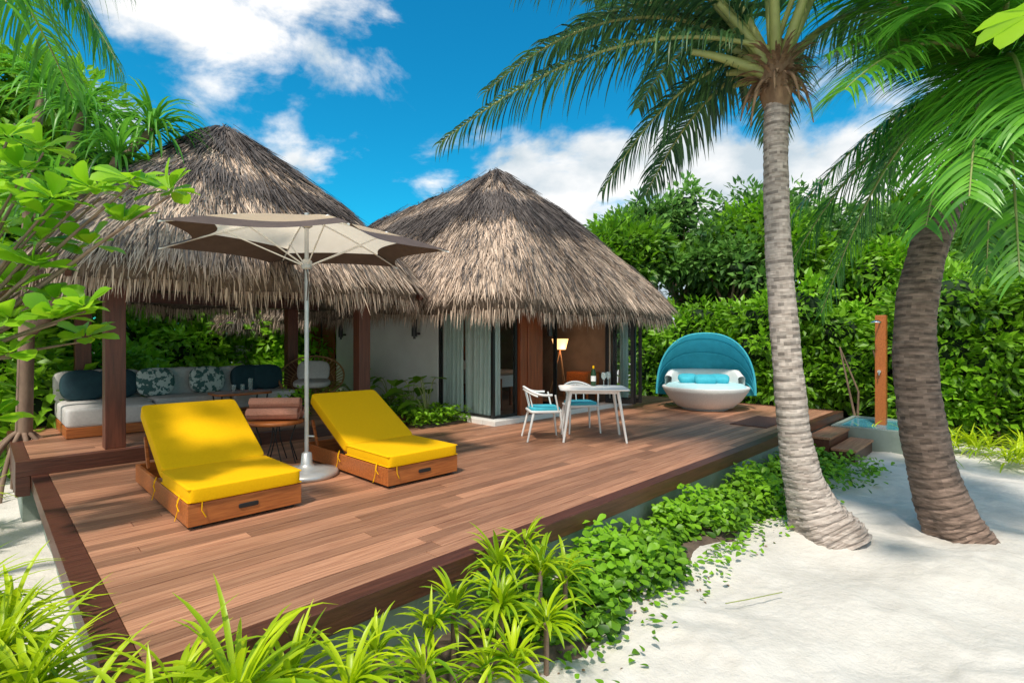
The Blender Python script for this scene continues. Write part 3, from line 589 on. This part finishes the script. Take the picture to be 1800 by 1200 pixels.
# ---------------------------------------------------------------- palms
def trunk(m,pts,rads,mat=0,n=190,ring=.05,seed=0):
    pts=np.array(pts);rads=np.array(rads);z=np.linspace(0,1,len(pts));zz=np.linspace(0,1,n)
    C=np.stack([np.interp(zz,z,pts[:,k]) for k in range(3)],1);ker=np.ones(19)/19
    for k in range(3):
        pad=np.concatenate([np.linspace(C[0,k]-(C[9,k]-C[0,k]),C[0,k],9,endpoint=False),C[:,k],np.linspace(C[-1,k],2*C[-1,k]-C[-10,k],10)[1:]]);C[:,k]=np.convolve(pad,ker,'valid')
    R=np.interp(zz,z,rads);ln=np.cumsum(np.r_[0,np.linalg.norm(np.diff(C,axis=0),axis=1)])
    nn=28;T=nrm(np.gradient(C,axis=0));x=np.array([1.,0,0]);th=np.arange(nn)*2*math.pi/nn;V=[];fr=[]
    for k in range(n):
        x=nrm(x-T[k]*np.dot(x,T[k]));y=np.cross(T[k],x);low=max(0,1-ln[k]/.9)
        lw=ln[k]+.02*np.sin(th+ln[k]*3+seed)+.012*np.sin(th*2+ln[k]*7)+.02*math.sin(ln[k]*6)
        f=(lw/.085)%1;fr.append(f)
        rr=R[k]*(1+ring*(f-.5)+.02*math.sin(ln[k]*9+seed)+.04*np.sin(th*3+ln[k]*2)+low*.10*np.sin(th*5+1)+low*rng.normal(size=nn)*.03+rng.normal(size=nn)*.010)
        V.append(C[k]+rr[:,None]*(np.cos(th)[:,None]*x+np.sin(th)[:,None]*y))
    i=np.arange(nn);j=(i+1)%nn
    for k in range(n-1):
        m.add(np.concatenate([V[k],V[k+1]]),np.stack([i,j,j+nn,i+nn],1),mat,np.clip(np.where(fr[k]<.22,.08,.6)+rng.normal(size=nn)*.12,0,1),True)
    return C
e=empty('coconut_palm')
m=Mb();C=trunk(m,[(3.24,5.22,-.12),(3.12,5.3,.12),(2.99,5.35,.5),(2.92,5.4,.95),(2.84,5.4,1.8),(2.78,5.42,2.8),(2.745,5.42,3.7),(2.735,5.4,4.45)],[.36,.27,.185,.155,.138,.126,.118,.115]);m.make('trunk',[trunkm],parent=e)
top=np.array([2.74,5.4,4.45])
m=Mb();m.sq(top+np.array([0,0,.2]),(.17,.17,.42),I3,1,1,0,20,12)
N=170;az=rng.uniform(0,6.28,N);d=np.stack([np.cos(az),np.sin(az),rng.uniform(-.3,1.6,N)],1);strips(m,top+np.array([0,0,.1])+d*np.array([.12,.12,.15]),d,rng.uniform(.12,.38,N),rng.uniform(.02,.06,N),1.6,4,rng.uniform(0,1,N),[1,.9,.7,.5,.1])
for k in range(9):
    a=k*.7;m.tube(bez(top+[0,0,.1],top+np.array([.25*math.cos(a),.25*math.sin(a),.35]),top+np.array([.34*math.cos(a),.34*math.sin(a),-.05-.03*(k%3)*5]),8),[.03,.028,.025,.022,.02,.016,.012,.006],6)
m.make('crown_fibre',[fibre],parent=e)
m=Mb();c=top+np.array([0,0,.35])
for tip,arch,Lm,dr,bi in[((-.72,5.3,3.95),1.05,.72,2.8,-.12),((.1,4.7,5.15),1.3,.75,2.4,-.1),((1.1,6.3,3.75),.95,.7,2.4,-.15),((1.4,3.0,6.3),1.2,.85,2.0,0),((.6,6.8,5.8),1.2,.75,2,0),((2.0,8.2,5.6),1.2,.75,1.8,-.1),
    ((4.0,8.0,5.0),1.2,.75,1.8,-.05),((3.3,3.0,6.9),.9,.8,1.5,.05),((5.3,6.2,5.2),1.3,.8,1.8,.0),((2.2,5.1,7.6),.4,.7,1.2,.05),((4.3,4.8,6.9),.9,.8,1.5,.0),((1.2,7.6,6.9),.9,.75,1.5,0),((-.3,6.2,4.9),1.3,.75,2.4,-.05),((1.9,7.4,4.0),.8,.7,2.0,-.2),((.9,5.2,6.6),.8,.8,2,0),((.2,5.3,6.1),.9,.8,2.2,-.05)]:
    frond(m,c+rng.normal(size=3)*.05,tip,arch,Lm,105,dr,.029,bi)
    mid=(c*.55+np.array(tip)*.45)+np.array([0,0,arch]);B=bez(c-np.array([0,0,.18]),mid,tip,30)[:9];m.tube(B,np.linspace(.065,.03,9),8,1)
m.make('fronds',[leafp,petiole],parent=e)
e=empty('coconut_palm')
m=Mb();trunk(m,[(4.52,5.15,-.15),(4.40,5.2,.1),(4.27,5.25,.5),(4.18,5.3,1.0),(4.13,5.35,1.6),(4.17,5.4,2.2),(4.33,5.45,2.8),(4.58,5.5,3.4),(4.83,5.5,3.95),(5.0,5.5,4.35)],[.29,.245,.215,.20,.19,.178,.17,.165,.155,.15],ring=.045,seed=3);m.make('trunk',[trunkd],parent=e)
m=Mb();c=np.array([5.05,5.45,4.5]);m.sq(c,(.2,.2,.35),I3,1,1,2,20,12)
for tip,arch,Lm,dr,bi in[((2.75,4.3,4.0),.9,1.0,1.0,.25),((3.0,5.8,3.15),.95,.75,1.8,-.25),((3.6,3.6,3.4),.9,.95,1.0,.15),((3.3,3.2,4.9),.9,1.0,1.0,.3),((3.6,7.0,2.7),1.3,.8,1.6,-.15),((4.4,3.4,2.9),1.0,.9,1.2,.15),((2.6,5.4,5.6),.9,1.0,1.3,.1),((5.1,3.0,3.6),1.2,.85,1.3,.2),((6.2,6.8,2.8),1.3,.8,1.6,0),((6.9,5.2,3.9),1,.8,1.6,0),((5.4,7.8,4.2),1,.8,1.6,0),((4.9,6.8,5.6),.9,.8,1.5,0),((4.5,4.4,6.6),.6,.8,1.5,.1),((4.1,6.9,2.3),1.5,.75,1.7,-.15),((4.6,4.4,2.2),1.5,.7,1.3,0),((3.1,3.9,4.4),.8,1.0,.9,.25),((3.9,3.2,3.9),.9,.95,1.0,.2),((3.0,4.6,5.3),1.0,1.0,1.1,.2),((5.0,4.2,2.6),1.4,.8,1.3,.05),((3.25,3.7,2.95),1.1,.85,1.0,.2),((3.9,4.0,2.45),1.3,.8,1.1,.15),((3.5,4.4,2.9),1.1,.8,1.2,.05),((2.95,4.9,4.6),.8,.95,1.2,.1),((2.9,3.5,5.0),.9,1.0,1.0,.3)]:
    frond(m,c+rng.normal(size=3)*.05,tip,arch,Lm,110,dr,.027,bi)
m.make('fronds',[leafpb,petiole,fibre],parent=e)
# ---------------------------------------------------------------- trees & hedges
def tree(name,x,y,topz,R,mat,n=12,bias=.15,dens=5.5,leaf=.26):
    m=Mb();cz=topz-R*.9;bl=[]
    for k in range(n):
        d=nrm(rng.normal(size=3));d[2]=abs(d[2])*1.1-.35;r=R*rng.uniform(.28,.5)
        bl.append((x+d[0]*R*.85,y+d[1]*R*.6,cz+d[2]*R*.95,r*1.15,r,r*rng.uniform(.6,.9)))
        m.tube(bez((x,y,cz-R*.9),(x+d[0]*R*.3,y+d[1]*.2*R,cz-R*.3),(x+d[0]*R*.8,y+d[1]*R*.5,cz+d[2]*R*.8),7),np.linspace(.07,.02,7),6,2)
    foliage(m,bl,dens,24,leaf,.46,core=.55,bias=bias)
    m.tube([(x,y,-.1),(x+.1,y,cz*.5),(x,y,cz-R*.8)],[.17,.13,.09],8,2)
    m.make(name,[mat,corem,bark])
for (x,y,tz,R,mt,b_) in[(3.5,16.6,5.4,1.5,leafh,.0),(5.7,17.6,6.9,2.2,leafd,.18),(4.6,19.5,6.6,1.8,leafh,.05),(7.9,16.4,5.9,1.6,leafh,.12),(9.2,18.2,7.0,2.1,leafd,.1),(11.4,16.2,5.8,1.8,leafd,.2),(13.6,16.6,6.6,2.1,leafh,.02),(16.5,15.5,6.2,2.2,leafd,.15),(10.4,14.6,4.7,1.3,leafh,.2),(6.6,15.8,4.9,1.3,leafd,.24)]:
    tree('broadleaf_tree',x,y,tz,R,mt,14,b_)
m=Mb();tb=[]
for k in range(24):
    x=rng.uniform(3.2,18);r=rng.uniform(.8,1.3);tb.append((x,17.6-.12*(x-3)+rng.uniform(-.6,1.2),rng.uniform(1.6,3.6),r*1.15,r,r))
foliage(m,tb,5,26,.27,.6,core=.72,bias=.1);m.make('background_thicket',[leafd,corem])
m=Mb();hb=[]
for k in range(46):
    t=rng.uniform(0,1);r=rng.uniform(.45,.95);z=rng.uniform(.35,2.9-.35*t)
    hb.append((4.4+t*8.6+rng.uniform(-.3,.3),15.2-t*5.0+rng.uniform(-.7,.6),z,r*1.1,r,r*rng.uniform(.7,1)))
for k in range(34):
    t=rng.uniform(0,1);r=rng.uniform(.45,.85);hb.append((8.6+3.2*t,11.2-3.6*t+rng.uniform(-.5,.5),rng.uniform(.3,3.0),r,r,r*.85))
for t in np.linspace(0,1,9): hb.append((4.6+t*8.2,15.6-t*4.6,1.1,1.1,.7,1.6))
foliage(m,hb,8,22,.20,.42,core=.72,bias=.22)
for k in range(14):
    x=rng.uniform(7.6,10.6);y=12.3-(x-7)*1.0+rng.uniform(-.3,.3);m.tube([(x,y,0),(x+rng.uniform(-.2,.2),y,.8),(x+rng.uniform(-.4,.4),y,1.8)],[.028,.022,.014],5,2)
m.make('tropical_hedge',[leafh,corem,bark])
m=Mb();lb=[]
for k in range(50):
    x=rng.uniform(-12.5,-3.4);y=14.5+rng.uniform(-.8,1.6)-max(0,-x-8)*.8;r=rng.uniform(.5,1.0);lb.append((x,y,rng.uniform(.3,2.6+max(0,-x-8)*.6),r*1.1,r,r*.85))
lb+=[(-9.2,11.6,.8,1.3,1.0,.9),(-8.4,8.6,.9,.8,.8,1.0),(-10.5,9.0,1.2,1.3,1.3,1.6),(-12,11.5,2.6,2.2,2.0,3.0),(-7.3,8.0,.7,.6,.6,.8),(-7.9,7.6,1.5,.7,.6,.8)]
foliage(m,lb,8,22,.23,.44,core=.68,bias=.42);m.make('garden_shrubs',[leafh,corem])
m=Mb();foliage(m,[(-9.5,10,4.6,1.5,1.5,1.1),(-8.2,9.5,3.6,1.0,1.1,.9),(-11.2,11,5.6,1.8,1.6,1.2),(-8.3,10.3,5.2,.8,.9,.7),(-9.2,8.2,3.0,1.1,1.1,1.0),(-9.8,9.6,6.2,1.3,1.2,.9),(-7.6,9.2,2.8,.6,.7,.6),(-10.2,9.0,4.2,.9,.9,.9),(-8.7,9.8,6.3,.9,.9,.7)],9,26,.20,.42,core=.68,bias=.34)
m.tube([(-8.9,9.8,-.1),(-9.0,9.8,2),(-9.3,9.9,4.2)],[.16,.13,.09],8,2);m.make('broadleaf_tree',[leafh,corem,bark])
m=Mb()
for c in[(-5.0,6.6,4.25),(-5.6,6.8,4.9),(-4.75,6.9,3.75),(-5.9,6.4,4.0),(-6.3,7,5.3),(-5.5,6.2,3.5),(-4.9,7.1,4.8)]:
    rosette(m,c,80,.85,.042,2.6,(-.1,1.4),.12,S=6)
    m.tube([(-6.3,6.7,0),(-6.25,6.7,2.0),(c[0]*.5-3.05,6.7,c[2]-1),c],[.09,.08,.06,.05],8,1)
for k in range(10):
    a=k*.63;m.tube(bez((-6.3,6.7,.8),(-6.3+.35*math.cos(a),6.7+.35*math.sin(a),.6),(-6.3+.5*math.cos(a),6.7+.5*math.sin(a),-.05),7),.028,6,1)
m.make('pandanus_tree',[leafpb,bark])
m=Mb();cl=[(-3.14,3.5,2.76),(-2.83,3.5,2.95),(-2.56,3.5,3.0),(-2.30,3.5,2.93),(-2.68,3.6,2.74),(-3.29,3.5,3.07),(-3.2,3.5,2.42),(-3.37,3.5,2.07),(-3.06,3.5,2.07),(-2.87,3.5,2.15),(-3.37,3.5,1.84),(-3.5,3.3,2.6),(-3.6,3.6,2.9),(-3.5,3.7,2.3),(-3.0,3.7,2.6),(-3.45,3.4,1.65),(-3.2,3.9,1.95),(-3.7,3.4,1.9),(-3.9,3.8,3.2),(-3.0,3.8,3.0),(-3.4,3.3,2.85),(-3.25,3.6,2.6),(-3.6,3.4,2.1),(-3.3,3.4,3.25),(-3.0,3.4,2.85),(-3.15,3.6,2.2),(-3.5,3.5,1.4),(-3.7,3.9,2.5),(-3.9,4.0,2.8),(-3.6,4.0,3.4)]
root=np.array([-4.5,3.9,0]);kn=np.array([-4.1,3.7,1.7])
m.tube([root,(-4.4,3.85,.9),kn],[.07,.055,.045],8,1)
for c in cl:
    c=np.array(c);m.tube(bez(kn,(kn+c)/2+np.array([-.1,0,.0]),c-np.array([0,0,.03]),8),np.linspace(.020,.007,8),6,1)
    n=15;az=rng.uniform(0,6.28)+np.arange(n)*2.4;el=rng.uniform(-.15,.95,n);d=np.stack([np.cos(az)*np.cos(el),np.sin(az)*np.cos(el),np.sin(el)],1)
    leaves(m,c+d*.02,d,np.array([0,0,1.])+rng.normal(size=(n,3))*.25+[0,-.6,0],rng.uniform(.11,.22,n),rng.uniform(.3,1,n),LEAF_R,smooth=True)
m.make('sea_almond_tree',[leafa,bark])
e=empty('coconut_palm')
m=Mb();trunk(m,[(-5.6,4.2,-.1),(-5.4,4.2,2),(-5.0,4.1,4),(-4.7,4.0,5.2)],[.26,.17,.15,.14]);m.make('trunk',[trunkm],parent=e)
m=Mb();c=np.array([-4.7,4.0,5.4])
for tip,arch in[((-2.95,3.9,4.65),.5),((-3.4,3.5,4.2),.8),((-3.6,4.8,4.4),.9),((-3.1,4.6,5.6),.7),((-4.4,2.6,4.4),.8),((-6.5,4.5,4.6),.9),((-5.4,6.4,4.9),.9),((-4.2,3.3,3.9),1.0),((-3.2,4.2,4.2),.9)]:
    frond(m,c,tip,arch,.8,80,2.8,.027,.05)
m.make('fronds',[leafpb,petiole],parent=e)
m=Mb();c=np.array([2.78,2.75,3.66]);
m.tube(bez((5.2,2.2,2.4),(4.4,2.6,4.2),c,10),np.linspace(.03,.01,10),6,1);m.tube([(5.3,2.1,-.1),(5.2,2.2,2.4)],[.08,.03],8,1)
n=9;az=np.arange(n)*.72;d=np.stack([np.cos(az),np.sin(az),np.full(n,-.05)],1);leaves(m,c+d*.02,d,np.tile([0,0,1.],(n,1)),rng.uniform(.18,.28,n),rng.uniform(.5,1,n),LEAF_R,smooth=True)
m.make('sea_almond_tree',[leafa,bark])
# ---------------------------------------------------------------- low plants
def strapplant(pos,n,L,W,h,bias=.1,droop=1.5):
    m=Mb();x,y=D(*pos)[:2];rosette(m,(x,y,h),n,L,W,droop,bias=bias);m.tube([(x,y,-.05),(x,y,h)],.018,6,1);m.make('strap_leaf_plant',[leafl,bark])
pl=[((-.18,2.75),85,.50,.028,.52),((.05,3.15),80,.46,.026,.54),((-.3,3.35),80,.5,.026,.60),((-.12,3.65),70,.45,.026,.60),((-.5,3.0),80,.5,.028,.6),((.12,2.85),70,.42,.026,.48),((-.45,3.9),70,.45,.028,.56),((.1,3.5),56,.36,.024,.52),((-.75,3.6),70,.5,.028,.6),((.22,2.5),50,.40,.028,.40),
    ((.72,2.28),64,.50,.032,.44),((.42,2.2),50,.42,.030,.42),((.95,2.32),44,.34,.026,.38),((.55,2.45),44,.36,.028,.45),
    ((1.15,2.15),50,.33,.028,.34),((1.42,2.38),34,.25,.024,.30),((1.28,1.85),34,.30,.026,.10),((1.75,2.36),36,.23,.024,.33),((1.62,1.88),30,.25,.025,.08),((1.0,1.95),34,.32,.027,.2),((1.55,2.15),34,.26,.025,.26),((1.9,2.05),30,.24,.023,.14),
    ((2.15,2.2),50,.27,.028,.34),((2.3,2.38),46,.27,.028,.48),((2.55,2.25),50,.27,.028,.42),((2.02,1.98),38,.26,.026,.16),((2.62,2.45),34,.25,.026,.50),((2.3,1.98),38,.26,.026,.28),((2.75,2.2),34,.25,.025,.34),((1.95,2.4),34,.25,.025,.34),
    ((-.5,6.2),40,.35,.03,.25),((-.9,7.2),50,.45,.03,.3),((-.2,6.9),40,.35,.03,.25),((-.6,8.0),50,.4,.03,.3),((-1.3,6.6),50,.4,.03,.3),((-.1,7.6),40,.4,.03,.3),((-1.6,7.6),50,.45,.03,.35)]
for pos,n,L,W,h in pl: strapplant(pos,n,L,W,h,bias=.12 if L>.32 else -.02)
m=Mb()
for k in range(34):
    x=rng.uniform(6.6,10.5);y=rng.uniform(8.0,9.6)-(x-7)*.35;rosette(m,(x,y,.12),26,.42,.03,1.4,bias=.2,S=6)
m.make('spider_lily_border',[leafl])
m=Mb();N=7000;u=2.3+rng.uniform(0,1,N)**.95*7.25;w=.50+.14*np.sin(u*2.3)+.10*np.sin(u*5.1);q=rng.uniform(0,1,N)
v=2.58-q*w;hh=(.28+.08*np.sin(u*4)+.05*np.sin(u*11))*np.sqrt(1-q**2*.95)*np.where(u>7.8,.75,1)
P=np.stack([CA*u-SA*v,SA*u+CA*v,hh*rng.uniform(.15,1.1,N)],1)
d=np.stack([rng.normal(size=N),rng.normal(size=N),rng.normal(size=N)*.4],1)
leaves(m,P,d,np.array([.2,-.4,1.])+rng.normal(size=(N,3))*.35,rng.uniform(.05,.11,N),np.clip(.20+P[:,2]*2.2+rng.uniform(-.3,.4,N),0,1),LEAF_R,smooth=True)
N=1500;u=rng.uniform(7.2,10,N);v=rng.uniform(1.1,2.4,N);P=np.stack([CA*u-SA*v,SA*u+CA*v,rng.uniform(.0,.17,N)],1)
k=((u-8.7)/1.1)**2+((v-1.85)/.5)**2<rng.uniform(.3,1.2,N);P=P[k];N=len(P)
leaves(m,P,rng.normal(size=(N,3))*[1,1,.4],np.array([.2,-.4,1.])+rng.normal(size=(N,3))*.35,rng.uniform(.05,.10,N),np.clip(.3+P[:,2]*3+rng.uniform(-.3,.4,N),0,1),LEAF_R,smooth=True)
N=420;u=rng.uniform(2.4,8,N);v=2.05-np.abs(rng.normal(size=N))*.16;x=CA*u-SA*v;y=SA*u+CA*v;P=np.stack([x,y,hgt(x,y)+rng.uniform(.02,.07,N)],1)
leaves(m,P,rng.normal(size=(N,3))*[1,1,.3],np.array([0,-.2,1.])+rng.normal(size=(N,3))*.3,rng.uniform(.04,.08,N),rng.uniform(.3,1,N),LEAF_R,smooth=True)
m.make('trailing_groundcover',[leafh])
m=Mb();V=[]
ns=60;uu=np.linspace(.3,9.6,ns)
for sgn in range(5):
    vv=2.66-sgn*.15-(.05*np.sin(uu*3)+.04*np.sin(uu*7.7))*(sgn>2)
    zz=.035+.0*uu if sgn<3 else (.02 if sgn==3 else -.07)+.0*uu
    V.append(np.stack([uu,vv,zz],1))
V=np.concatenate(V);i,j=np.meshgrid(np.arange(ns-1),np.arange(4));b=(j*ns+i).ravel();m.add(V,np.stack([b,b+ns,b+ns+1,b+1],1),0,.5,True);m.make('border_soil',[soil],True)
m=Mb();N=110;u=rng.uniform(.5,8,N);v=2.05-np.abs(rng.normal(size=N))*.16;x=CA*u-SA*v;y=SA*u+CA*v
leaves(m,np.stack([x,y,hgt(x,y)+.012],1),rng.normal(size=(N,3))*[1,1,.05],np.array([0,0,1.])+rng.normal(size=(N,3))*.2,rng.uniform(.015,.04,N),rng.uniform(0,1,N),LEAF_S);m.make('leaf_litter',[fibre])
m=Mb();m.tube([(1.55,3.78,.02),(1.75,3.84,.022),(2.05,3.95,.02)],.004,5);m.make('fallen_twig',[petiole])
# ---------------------------------------------------------------- world, sun, camera
ts=Vector((-.20,-.50,.86)).normalized();el=math.asin(ts.z);az=math.atan2(ts.x,ts.y)
w=bpy.data.worlds.new('World');bpy.context.scene.world=w;w.use_nodes=True;nt=w.node_tree;N=nt.nodes;L=nt.links
bg=N['Background'];sk=N.new('ShaderNodeTexSky');sk.sky_type='NISHITA';sk.sun_disc=False;sk.sun_elevation=el;sk.sun_rotation=az
hs=N.new('ShaderNodeHueSaturation');hs.inputs['Saturation'].default_value=1.3;L.new(sk.outputs[0],hs.inputs['Color'])
tint=N.new('ShaderNodeMix');tint.data_type='RGBA';tint.blend_type='MULTIPLY';tint.inputs[0].default_value=1;tint.inputs[7].default_value=(.10,1.22,1.22,1);L.new(hs.outputs[0],tint.inputs[6])
tc=N.new('ShaderNodeTexCoord');mp=N.new('ShaderNodeMapping');mp.inputs['Scale'].default_value=(1,1,1.7);L.new(tc.outputs['Generated'],mp.inputs[0])
nz=N.new('ShaderNodeTexNoise');nz.inputs['Scale'].default_value=4.2;nz.inputs['Detail'].default_value=10;nz.inputs['Roughness'].default_value=.58;nz.inputs['Distortion'].default_value=.25;L.new(mp.outputs[0],nz.inputs['Vector'])
def mth(op,a,b=None,c=None,clamp=False):
    n=N.new('ShaderNodeMath');n.operation=op;n.use_clamp=clamp
    for k,x in enumerate((a,b,c)):
        if x is None: continue
        if isinstance(x,(int,float)): n.inputs[k].default_value=x
        else: L.new(x,n.inputs[k])
    return n.outputs[0]
acc=None
for (px,py,rad,amt) in[(-.50,.60,.26,.32),(-.34,.54,.18,.32),(-.42,.44,.14,.26),(-.72,.66,.3,.22),(.06,.25,.22,.40),(.20,.33,.16,.34),(.36,.30,.28,.40),(-.15,.29,.12,.30),(.62,.32,.28,.40),(.85,.34,.3,.36),(.5,.5,.15,.12),(-.75,.40,.2,.2),(.3,-.0,.5,.3),(0,-.9,.9,.25),(.9,-.3,.7,.25)]:
    v=Vector((px,1,py)).normalized();vd=N.new('ShaderNodeVectorMath');vd.operation='DISTANCE';L.new(tc.outputs['Generated'],vd.inputs[0]);vd.inputs[1].default_value=v
    r=mth('MULTIPLY',mth('SUBTRACT',1,mth('DIVIDE',vd.outputs['Value'],rad),clamp=True),amt)
    acc=r if acc is None else mth('MAXIMUM',acc,r)
v=Vector((-.2,-1,.7)).normalized();vd=N.new('ShaderNodeVectorMath');vd.operation='DISTANCE';L.new(tc.outputs['Generated'],vd.inputs[0]);vd.inputs[1].default_value=v  # unseen cloud bank behind the camera, added as fill light
acc=mth('MAXIMUM',acc,mth('MULTIPLY',mth('SUBTRACT',1,mth('DIVIDE',vd.outputs['Value'],1.5),clamp=True),.5))
den=mth('ADD',nz.outputs[0],acc);mr=N.new('ShaderNodeMapRange');mr.interpolation_type='SMOOTHSTEP';mr.inputs[1].default_value=.61;mr.inputs[2].default_value=.78;L.new(den,mr.inputs[0])
n2=N.new('ShaderNodeTexNoise');n2.inputs['Scale'].default_value=6;n2.inputs['Detail'].default_value=6;L.new(mp.outputs[0],n2.inputs['Vector'])
cc=N.new('ShaderNodeMix');cc.data_type='RGBA';cc.inputs[6].default_value=(4.0,4.7,5.2,1);cc.inputs[7].default_value=(7.5,7.4,7.3,1)
mr3=N.new('ShaderNodeMapRange');mr3.inputs[1].default_value=.36;mr3.inputs[2].default_value=.58;L.new(n2.outputs[0],mr3.inputs[0]);L.new(mr3.outputs[0],cc.inputs[0])
mx=N.new('ShaderNodeMix');mx.data_type='RGBA';L.new(mr.outputs[0],mx.inputs[0]);L.new(tint.outputs[2],mx.inputs[6]);L.new(cc.outputs[2],mx.inputs[7])
L.new(mx.outputs[2],bg.inputs['Color']);bg.inputs['Strength'].default_value=.15
sl=bpy.data.lights.new('sun','SUN');sl.energy=3.7;sl.angle=math.radians(5);sl.color=(1,.92,.81)
so=bpy.data.objects.new('sun',sl);bpy.context.scene.collection.objects.link(so);so.rotation_euler=ts.to_track_quat('Z','Y').to_euler()
cd=bpy.data.cameras.new('camera');cd.sensor_width=36;cd.lens=18.3;cd.clip_end=2000;cd.clip_start=.05
co=bpy.data.objects.new('camera',cd);bpy.context.scene.collection.objects.link(co);co.location=(0,0,1.92);co.rotation_euler=(math.pi/2,0,0);bpy.context.scene.camera=co
sc=bpy.context.scene;sc.view_settings.view_transform='Standard';sc.view_settings.look='None';sc.view_settings.exposure=0
